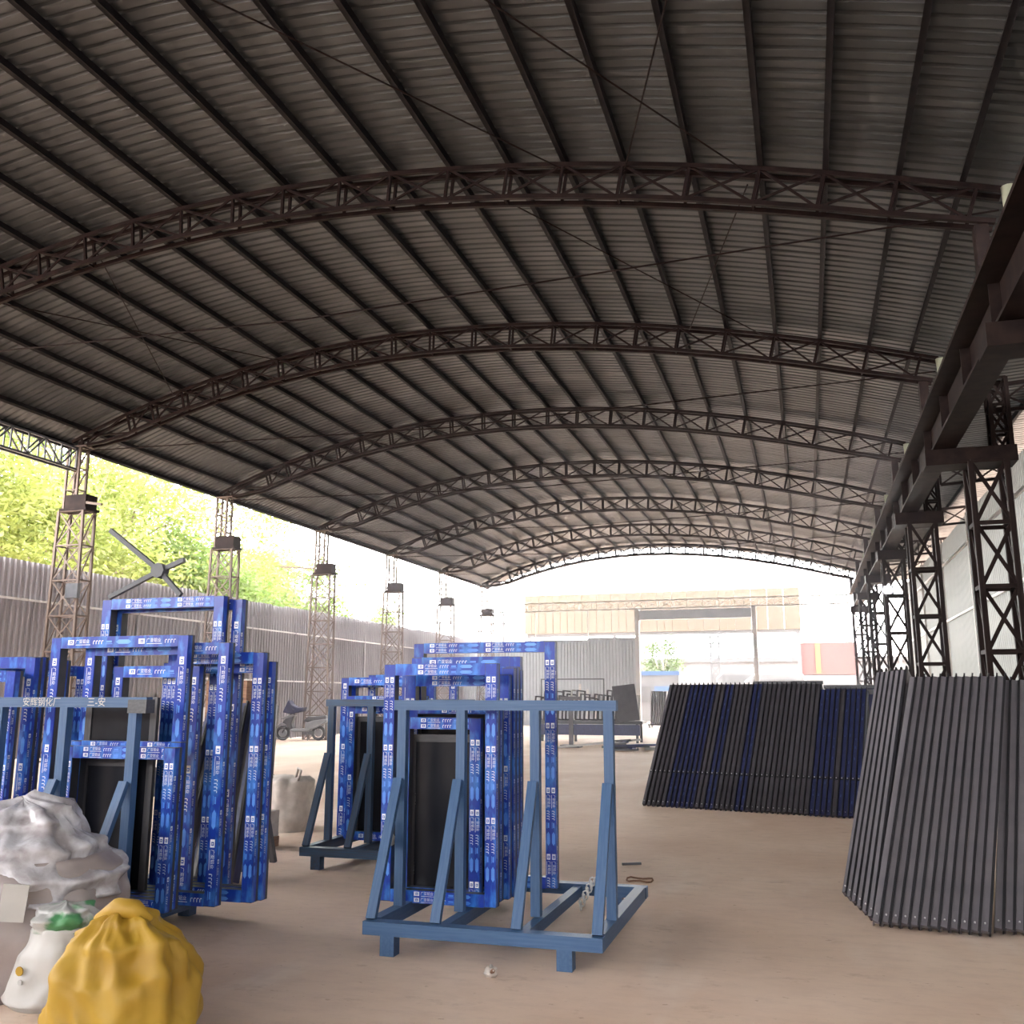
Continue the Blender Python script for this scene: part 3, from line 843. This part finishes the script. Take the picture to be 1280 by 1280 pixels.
t = thing('bulk_bag', 'off-white woven bulk bag with loops on the floor behind the frames', 'sack', (-5.85, 10.15, 0))
link('body', sack_mesh('bulk_bag_body', .29, .27, .60, [(0, .95), (.2, 1.06), (.7, 1.0), (.92, 1.05), (1, .85)], 'sackwhite', 31, .05, .02, 8), t)
for sx in (-1, 1):
    b = MB(); b.tube([(sx * .22, -.16, .56), (sx * .25, -.16, .68), (sx * .18, -.10, .70), (sx * .15, -.10, .57)], .016, 6); b.build('loop', 'sackwhite', t, True)

# ------------------------------------------------------------------ scooter by the fence
t = thing('motor_scooter', 'grey and silver motor scooter with navy cover parked along the fence', 'scooter', (-17.4, 30.85, 0), rot=(0, 0, R(12)))


def wheel(x):
    b = MB(); pts = [(x + math.cos(a) * .21, 0, .26 + math.sin(a) * .21) for a in [2 * math.pi * i / 18 for i in range(19)]]
    b.tube(pts, .055, 8, caps=False); b.build('tyre', 'scooter', t, True)
    b = MB(); b.tube([(x, -.05, .26), (x, .05, .26)], .13, 14); b.build('rim', 'scootersilver', t)


wheel(-.62); wheel(.68)


def prism(name, pts, y0, y1, mk, inset=.0):
    b = MB(); n = len(pts); vs = [(p[0], y0, p[1]) for p in pts] + [(p[0], y1, p[1]) for p in pts]
    b.add(vs, [tuple(range(n)), tuple(range(2 * n - 1, n - 1, -1))] + [(i, n + i, n + (i + 1) % n, (i + 1) % n) for i in range(n)])
    o = b.build(name, mk, t); m_ = o.modifiers.new('bevel', 'BEVEL'); m_.width = .03; m_.segments = 2; return o


prism('front_fender', [(-.86, .46), (-.72, .60), (-.5, .62), (-.42, .50), (-.6, .54), (-.76, .50)], -.08, .08, 'scootersilver')
prism('front_shield', [(-.62, .62), (-.42, .86), (-.22, 1.02), (-.14, .98), (-.28, .60), (-.22, .42), (-.34, .36), (-.48, .56)], -.17, .17, 'scooter')
prism('side_cowl', [(-.68, .74), (-.52, .84), (-.22, .92), (-.16, .86), (-.45, .76)], -.19, .19, 'scootersilver')
prism('floorboard', [(-.34, .36), (-.24, .30), (.35, .30), (.42, .38), (.3, .42), (-.24, .42)], -.16, .16, 'scootersilver')
prism('tail_body', [(.2, .42), (.3, .34), (.62, .44), (1.0, .66), (.98, .76), (.5, .70), (.25, .62)], -.15, .15, 'scootersilver')
prism('seat', [(.14, .68), (.3, .64), (.98, .76), (.95, .88), (.55, .84), (.3, .84)], -.13, .13, 'scooter')
prism('cover_cloth', [(-.60, .98), (-.50, 1.22), (-.40, 1.42), (-.28, 1.24), (-.05, 1.14), (.18, 1.16), (.12, 1.02), (-.15, .96), (-.3, .92)], -.22, .22, 'navy')
b = MB(); b.tube([(-.2, -.36, 1.10), (-.18, 0, 1.02), (-.2, .36, 1.10)], .018, 8); b.build('handlebar', 'scooter', t, True)
b = MB(); b.tube([(-.62, -.07, .26), (-.46, -.07, .62)], .025, 8); b.tube([(-.62, .07, .26), (-.46, .07, .62)], .025, 8); b.build('fork', 'scooter', t, True)
b = MB(); b.tube([(.3, -.16, .30), (.36, -.24, .01)], .015, 6); b.build('kickstand', 'scooter', t)
b = MB(); b.box(.1, .5, -.1, .1, .2, .34); b.build('engine', 'scooter', t)

# ------------------------------------------------------------------ clutter between the frames and the fence
t = thing('black_stand', 'black steel stand with a low shelf near the scooter', 'stand', (-10.0, 16.2, 0))
for x in (0, .3): bar('upright', (x, 0, 0), (x - .1, .25, 1.35), .05, .05, 'blackbar', t, True)
bar('shelf', (-.02, -.02, .28), (.32, -.02, .28), .05, .3, 'blackbar', t, True); bar('shelf', (-.02, -.02, .10), (.32, -.02, .10), .05, .3, 'blackbar', t, True)
for x in (.02, .29): bar('foot', (x, -.02, 0), (x, -.02, .08), .05, .2, 'blackbar', t, True)

for i in range(9):
    b = MB(); b.box(-.012, .012, -.008, .008, 0, .98)
    o = b.build('filmed_strip', 'filmdark'); o.location = (-5.72 + i * .03, 8.6 + (i % 3) * .03, .365); o.rotation_euler = (-.18, .10 - i * .018, i * .4)
    tag(o, 'thin strip in dark blue film leaning in a bundle on the grey blocks', 'strip', 'bundle of filmed strips')
t = thing('block_stack', 'grey blocks on brown timber between the frames and the bulk bag', 'blocks', (-5.6, 8.75, 0))
b = MB(); b.box(-.3, .3, -.06, .06, 0, .1); o = b.build('timber', 'wood', t)
b = MB(); b.box(-.3, .3, -.06, .06, 0, .1); o = b.build('timber', 'wood', t); o.location = (0, .25, 0)
for i in range(4):
    b = MB(); b.box(-.14, .14, -.2, .2, 0, .125); o = b.build('block', 'brick', t); o.location = (-.145 + .29 * (i % 2), .12, .102 + .127 * (i // 2))
t = thing('support_rail', 'dark rail on legs behind the bundle of strips', 'trestle', (-5.6, 8.95, 0))
bar('rail', (-.4, 0, 1.1), (.16, 0, 1.1), .05, .05, 'steel', t, True)
for x in (-.36, .12): bar('leg', (x, 0, 0), (x, 0, 1.08), .05, .05, 'steel', t, True)

# dark profiles leaning behind the sack-side rack
for i in range(7):
    p = Vector((-5.25 + i * .11, 7.1 + (i % 3) * .06, .02))
    t = lean('leaning_profile', 'dark profile leaning behind the rack beside the sacks', 'profile', p, p + Vector((.10 - .03 * i, .42, 1.35 + .07 * (i % 3))), (1, 0, 0), profile_meshes('lean_%d' % i, 1.42 + .07 * (i % 3), .07, 'blackbar' if i % 2 else 'filmdark', .012)[:2], 'dark profiles behind the sack-side rack')
trestle('dark trestle behind the rack beside the sacks', -5.3, -4.72, 7.66, 1.25)
for i in range(4):
    t = thing('stacked_seat', 'pale grey plastic seat in a row far behind the frames', 'seat', (-9.6 + i * .34, 13.0, 0), 'pale grey seats')
    b = MB(); b.box(-.14, .14, -.2, .2, .44, .48); b.build('seat', 'white', t)
    b = MB(); b.box(-.14, .14, .18, .22, .5, 1.35); b.build('backrest', 'grey', t)
    for sx in (-1, 1):
        for sy in (-1, 1): bar('leg', (sx * .12, sy * .17, 0), (sx * .12, sy * .17, .44), .025, .025, 'steel', t, True)
t = thing('red_cabinet', 'dark red machine cabinet seen between the blue frames', 'cabinet', (-8.35, 12.8, 0))
b = MB(); b.box(-.35, .35, -.25, .25, .06, 1.75); b.build('body', mat and 'wood', t)
b = MB(); b.box(-.25, .25, -.265, -.25, 1.1, 1.6); b.build('window', 'glass', t)
b = MB(); b.box(-.32, .32, -.22, .22, 0, .06); b.build('plinth', 'steel', t)

# ------------------------------------------------------------------ workbench of frames at mid distance
t = thing('work_bench', 'long low dark blue workbench carrying small black frames', 'workbench', (-7.2, 32.6, 0))
b = MB(); b.box(-2.0, 1.9, -.5, .5, .62, .72); b.build('top', 'steel', t)
b = MB(); b.box(-1.9, 1.8, -.45, -.38, .25, .60); b.build('apron', 'filmdark', t)
for x in (-1.8, -.6, .6, 1.7):
    for y in (-.4, .4): bar('leg', (x, y, 0), (x, y, .62), .08, .08, 'steel', t, True)
rr = random.Random(4)
for i in range(22):
    x = -9.0 + i * .16; hh = rr.uniform(.75, 1.05); k = rr.random()
    t = thing('small_frame', 'small black frame standing upright on the far workbench' if k < .85 else 'white edged frame standing on the far workbench', 'frame', (x, 32.55 + rr.uniform(-.12, .12), .725), 'small black frames on the bench' if k < .85 else 'white edged frames on the bench', rot=(0, .08, R(55) + rr.uniform(-.15, .15)))
    mk = 'blackbar' if k < .85 else 'white'
    for sx in (-.2, .2): bar('side', (sx, 0, 0), (sx, 0, hh), .04, .05, mk, t, True)
    bar('head', (-.2, 0, hh - .02), (.2, 0, hh - .02), .05, .04, mk, t, True); bar('sill', (-.2, 0, .025), (.2, 0, .025), .05, .04, mk, t, True)
p0 = Vector((-5.45, 31.9, .72))
b = MB(); b.box(-.38, .38, -.02, .02, 0, 1.2); o = b.build('sheet_board', 'blackbar'); o.location = (-5.75, 31.95, .725); o.rotation_euler = (-.08, -.12, .25); tag(o, 'black sheet board leaning at the end of the far workbench', 'board')
t = thing('pipe_stand', 'thin black pipe gantry behind the far workbench', 'stand', (-7.5, 33.6, 0))
bar('pipe', (-1.7, 0, 2.15), (.6, 0, 2.15), .04, .04, 'steel', t, True)
for x in (-1.7, .6): bar('leg', (x, 0, 0), (x, 0, 2.17), .04, .04, 'steel', t, True)
t = thing('pedestal', 'black pedestal stand in front of the far workbench', 'stand', (-7.0, 29.0, 0))
b = MB(); b.box(-.3, .3, -.25, .25, 0, .08); b.build('base', 'blackbar', t)
bar('column', (0, 0, .08), (0, 0, 1.45), .12, .12, 'blackbar', t, True); bar('head', (-.35, 0, 1.48), (.35, 0, 1.48), .1, .1, 'blackbar', t, True)
t = thing('scrap_heap', 'low heap of dark offcuts with a long bar on the floor', 'scrap', (-5.1, 27.8, 0))
for i in range(7):
    bar('offcut', (rr.uniform(-.7, .2), rr.uniform(-.3, .4), .03 + i * .035), (rr.uniform(.0, .9), rr.uniform(-.3, .4), .05 + i * .04), .12, .06, 'filmdark' if i % 2 else 'steel', t, True)
bar('long_bar', (-2.2, .2, .04), (.4, .3, .3), .06, .06, 'grey', t, True); bar('long_bar', (.5, .3, .05), (2.4, .6, .05), .09, .09, 'white', t, True)

# stack near the far gate
t = thing('panel_trolley', 'trolley of black panels standing by the far gate post', 'trolley', (-7.25, 49.5, 0))
for i in range(7):
    b = MB(); b.box(-.03, .03, -.5, .5, 0, 1.65); o = b.build('panel', 'blackbar', t); o.location = (-.42 + i * .12, 0, .18); o.rotation_euler = (0, .06, 0)
b = MB(); b.box(-.6, .6, -.5, .5, .1, .18); b.build('deck', 'steel', t)
for x in (-.5, .5):
    for y in (-.42, .42): bar('foot', (x, y, 0), (x, y, .1), .08, .08, 'steel', t, True)
bar('handle', (.62, -.4, .18), (.62, -.4, 1.7), .05, .05, 'steel', t, True)
# timber and boards leaning at the gate wall
for i in range(6):
    b = MB(); b.box(-.06, .06, -.02, .02, 0, 2.3 - i * .28); o = b.build('board', 'white' if i % 2 else 'sackwhite')
    o.location = (-11.6 + i * .42, 50.0, .02); o.rotation_euler = (-.30, -.05, 0); tag(o, '%s tallest pale board leaning on the grey wall by the far gate' % NUM[i], 'board', 'boards by the gate wall')

# small things on the floor
t = thing('crushed_can', 'crumpled pinkish foil lump on the floor before the front rack', 'litter', (-1.74, 5.28, 0))
link('body', sack_mesh('foil_body', .035, .03, .05, [(0, .7), (.3, 1), (.8, .9), (1, .4)], 'sackwhite', 44, .3, nu=18, nv=10), t)
b = MB(); b.tube([(.01, -.02, .03), (.02, -.03, .04)], .012, 6); b.build('label_scrap', 'wood', t)
b = MB(); pts = [(.11 * math.cos(a), .09 * math.sin(a), .012 + .008 * math.sin(3 * a)) for a in [2 * math.pi * i / 22 * 1.7 for i in range(23)]]
b.tube(pts, .007, 5); o = b.build('wire_loop', 'wood', None, True); o.location = (-1.42, 8.25, 0); tag(o, 'small rusty wire loop lying on the floor behind the front rack', 'wire')
bar_ = MB(); bar_.box(-.09, .09, -.012, .012, 0, .02); o = bar_.build('metal_offcut', 'steel'); o.location = (-1.62, 9.0, 0); o.rotation_euler = (0, 0, .5); tag(o, 'short dark metal offcut on the floor near the wire loop', 'offcut')
t = thing('paint_tin', 'small cream tin on the open floor behind the front rack', 'tin', (-3.85, 19.1, 0))
b = MB(); b.tube([(0, 0, 0), (0, 0, .16)], .09, 14); b.build('body', 'sackwhite', t, True)
b = MB(); b.tube([(0, 0, .16), (0, 0, .175)], .095, 14); b.build('lid', 'grey', t)

# ------------------------------------------------------------------ white car behind the near row
t = thing('parked_car', 'white car with dark windows parked behind the near profile row', 'car', (2.3, 20.8, 0), rot=(0, 0, 0))
b = MB(); n = 0
prof_c = [(-2.1, .35), (-2.1, .75), (-1.95, .95), (-1.0, 1.02), (-.55, 1.45), (.7, 1.50), (1.5, 1.05), (2.05, .95), (2.1, .4)]
vs = [(-.85, y, z) for y, z in prof_c] + [(.85, y, z) for y, z in prof_c]; k = len(prof_c)
b.add(vs, [tuple(range(k - 1, -1, -1)), tuple(range(k, 2 * k))] + [(i, (i + 1) % k, k + (i + 1) % k, k + i) for i in range(k)])
o = b.build('body', 'white', t); o.modifiers.new('bevel', 'BEVEL').width = .06
b = MB(); b.add([(-.74, -.985, 1.06), (.74, -.985, 1.06), (.66, -.60, 1.42), (-.66, -.60, 1.42)], [(0, 1, 2, 3)])
o = b.build('windscreen', 'glass', t); o.location = (0, -.03, .02)
for sx in (-1, 1):
    b = MB(); b.add([(sx * .856, -.85, 1.06), (sx * .856, 1.3, 1.08), (sx * .856, .68, 1.43), (sx * .856, -.5, 1.40)], [(0, 1, 2, 3)]); b.build('side_window', 'glass', t)
    for y in (-1.35, 1.35):
        b = MB(); b.tube([(sx * .70, y, .32), (sx * .88, y, .32)], .32, 16); b.build('wheel', 'rubber', t)

# ------------------------------------------------------------------ yard beyond the gate
t = thing('site_cabin', 'bright blue and white site cabin outside the far gate', 'cabin', (-8.9, 62, 0))
b = MB(); b.box(-1.8, 1.2, -1, 1, 0, 2.9); b.build('body', 'yard', t)
b = MB(); b.box(-.35, .75, -1.05, -1.0, 0, 2.2); b.build('door', 'blueshed', t)
b = MB(); b.box(-1.85, 1.25, -1.08, 1.08, 2.9, 3.15); b.build('roof', 'blueshed', t)
b = MB(); b.box(-1.5, -.6, -1.05, -1.0, 1.2, 2.2); b.build('window', 'yarddark', t)
t = thing('red_container', 'faded red container with a yellow bar in the yard', 'container', (1.4, 77, 0))
b = MB(); b.box(-1.9, 2.4, -1.2, 1.2, 3.2, 5.6); b.build('upper_box', 'redsteel', t)
b = MB(); b.box(-1.9, 2.4, -1.2, 1.2, .2, 3.1); b.build('lower_box', 'yard', t)
b = MB(); b.box(-.62, -.28, -1.3, -1.2, 3.3, 5.5); b.build('yellow_bar', 'yellowpaint', t)
for sx in (-1.7, 2.2):
    for sy in (-1, 1): bar('foot', (sx, sy, 0), (sx, sy, .2), .3, .3, 'steel', t, True)
for i, (x, y, w_, h_, lab) in enumerate([(-1.9, 66, 4.2, 3.1, 'pale lorry with a rounded cab in the yard'), (-4.6, 72, 3.4, 3.6, 'white box van beside the lattice mast'), ]):
    t = thing('lorry', lab, 'lorry', (x, y, 0))
    pr_ = [(-w_ / 2, .6), (-w_ / 2, h_ * .8), (-w_ / 2 + .8, h_), (w_ / 2 - .4, h_), (w_ / 2, h_ * .7), (w_ / 2, .6)]
    b = MB(); k = len(pr_); b.add([(p[0], -1.1, p[1]) for p in pr_] + [(p[0], 1.1, p[1]) for p in pr_], [tuple(range(k)), tuple(range(2 * k - 1, k - 1, -1))] + [(j, k + j, k + (j + 1) % k, (j + 1) % k) for j in range(k)])
    o = b.build('body', 'yard', t); o.modifiers.new('bevel', 'BEVEL').width = .12
    b = MB(); b.box(-w_ * .35, w_ * .3, -1.13, -1.1, h_ * .62, h_ * .86); b.build('windscreen', 'yarddark', t)
    for sx in (-1, 1):
        b = MB(); b.tube([(sx * w_ * .35, -1.15, .45), (sx * w_ * .35, 1.15, .45)], .45, 14); b.build('wheel', 'rubber', t)
    b = MB(); b.box(-w_ / 2, w_ / 2, -1.15, 1.15, .45, .7); b.build('bumper', 'steel', t)
t = thing('lattice_mast', 'pale lattice mast standing in the yard beyond the gate', 'mast', (-6.6, 75, 0))
lattice(t, -6.95, -6.3, 74.8, 75.3, 0, 6.2, 8, 'yarddark', .08, .05)
bar('cross_arm', (-7.8, 75, 5.6), (-5.9, 75, 5.6), .08, .08, 'yarddark', t)
t = thing('utility_pole', 'grey utility pole with cross arm beyond the grey wall', 'pole', (-22.5, 71, 0))
bar('pole', (0, 0, 0), (0, 0, 8.0), .2, .2, 'yarddark', t, True); bar('cross_arm', (-1.2, 0, 7.2), (1.2, 0, 7.2), .1, .12, 'yarddark', t, True)
t = thing('low_building', 'pale low building with a long flat roof far beyond the gate', 'building', (-2, 120, 0))
b = MB(); b.box(-22, 22, -4, 4, 0, 5.6); b.build('wall', 'yard', t)
b = MB(); b.box(-22.5, 22.5, -4.6, 4.6, 5.6, 6.1); b.build('roof', 'yarddark', t)
for i in range(8):
    b = MB(); b.box(-1, 1, -4.05, -3.98, 2.4, 4.2); o = b.build('window', 'yarddark', t); o.location = (-18 + i * 5, 0, 0)


# ------------------------------------------------------------------ trees
def tree(label, x, y, h, rx, rzz, mk, seed, n=9000, ls=.14, group='trees beyond the fence'):
    rg = random.Random(seed)
    t = thing('broadleaf_tree', label, 'tree', (x, y, 0), group)
    b = MB(); b.tube([(0, 0, 0), (.1, .05, h * .3), (.25, 0, h * .6), (.2, .1, h * .9)], [.22, .17, .11, .03], 8)
    o = b.build('trunk', 'bark', t, True)
    cl_ = []
    for i in range(16):
        a = rg.uniform(0, 6.28); q = rg.random() ** .5; z = rg.uniform(-1, 1)
        cl_.append(Vector((math.cos(a) * q * rx * .8, math.sin(a) * q * rx * .8, h - rzz + z * rzz * .85)))
    b = MB()
    for c in cl_[:11]:
        s = Vector((.15, 0, h * rg.uniform(.25, .6))); m_ = s.lerp(c, .5) + Vector((0, 0, .3))
        b.tube([s, m_, c], [.07, .045, .015], 5)
    b.build('branches', 'bark', t, True)
    vs = []; fs = []
    for i in range(n):
        c = cl_[rg.randrange(16)]; rad = rx * .42
        p = c + Vector((rg.gauss(0, rad * .55), rg.gauss(0, rad * .55), rg.gauss(0, rad * .42)))
        u = Vector((rg.gauss(0, 1), rg.gauss(0, 1), rg.gauss(0, .6))).normalized(); v = u.cross(Vector((rg.gauss(0, 1), rg.gauss(0, 1), rg.gauss(0, 1)))).normalized()
        s = ls * rg.uniform(.6, 1.3); k = len(vs)
        vs += [p - u * s, p + v * s * .38, p + u * s, p - v * s * .38]; fs.append((k, k + 1, k + 2, k + 3))
    b = MB(); b.add(vs, fs); o = b.build('foliage', mk, t); o['kind'] = 'stuff'
    return t


TREES = [(-23.5, 17.5, 10.5, 3.2, 3.0, 'leaf_c'), (-24, 21.5, 12, 3.4, 3.8, 'leaf_a'), (-27, 25, 14, 4.2, 4.5, 'leaf_b'), (-24.5, 27, 10, 3.2, 3.2, 'leaf_a'), (-26, 31, 12.5, 3.8, 4.2, 'leaf_a'),
         (-23.5, 33.5, 8.5, 2.8, 2.6, 'leaf_b'), (-25, 37, 10.5, 3.4, 3.6, 'leaf_a'), (-24, 41, 8.2, 2.8, 2.6, 'leaf_b'), (-27, 45, 9.2, 3.0, 3.0, 'leaf_c'), (-34, 28, 15, 5, 5, 'leaf_c'), (-33, 20, 14, 4.6, 5, 'leaf_b'),
         (-25, 52, 6.6, 2.4, 1.8, 'leaf_b'), (-33, 38, 13, 4.5, 4.5, 'leaf_a')]
KIND = {'leaf_a': 'yellow-green leafy tree', 'leaf_b': 'deeper green leafy tree', 'leaf_c': 'pale sparse tree'}
for i, (x, y, h, rx, rzz, mk) in enumerate(TREES):
    far = x < -30
    tree(KIND[mk] + (' rising in the second row behind the fence' if far else ' behind the fence, past the %s rusty column from the gate' % ORD[min(range(7), key=lambda q: abs(51.0 - 6.37 * q - (y * 17.1 / -x)))]), x, y, h, rx, rzz, mk, 50 + i, 10000, .135 if not far else .17, KIND[mk] + 's ' + ('in the second row' if far else 'along the fence'))
tree('small pointed green tree in the yard beyond the gate', -10.2, 70, 5.8, 1.6, 2.4, 'leaf_d', 99, 3000, .14, None)

# ------------------------------------------------------------------ dusty haze in the shed
m = bpy.data.materials.new('dusty_air'); m.use_nodes = True; nt = m.node_tree; nt.nodes.remove(nt.nodes['Principled BSDF'])
vs_ = nt.nodes.new('ShaderNodeVolumeScatter'); vs_.inputs['Color'].default_value = (.93, .91, 1, 1)
vs_.inputs['Density'].default_value = .005; vs_.inputs['Anisotropy'].default_value = 0
nt.links.new(vs_.outputs['Volume'], nt.nodes['Material Output'].inputs['Volume']); M['haze'] = m
b = MB(); b.box(-18.3, 4.7, 19, 56, .02, 9.6)
tag(b.build('haze', 'haze'), 'thin bluish dust haze hanging in the shed', 'haze', kind='stuff')
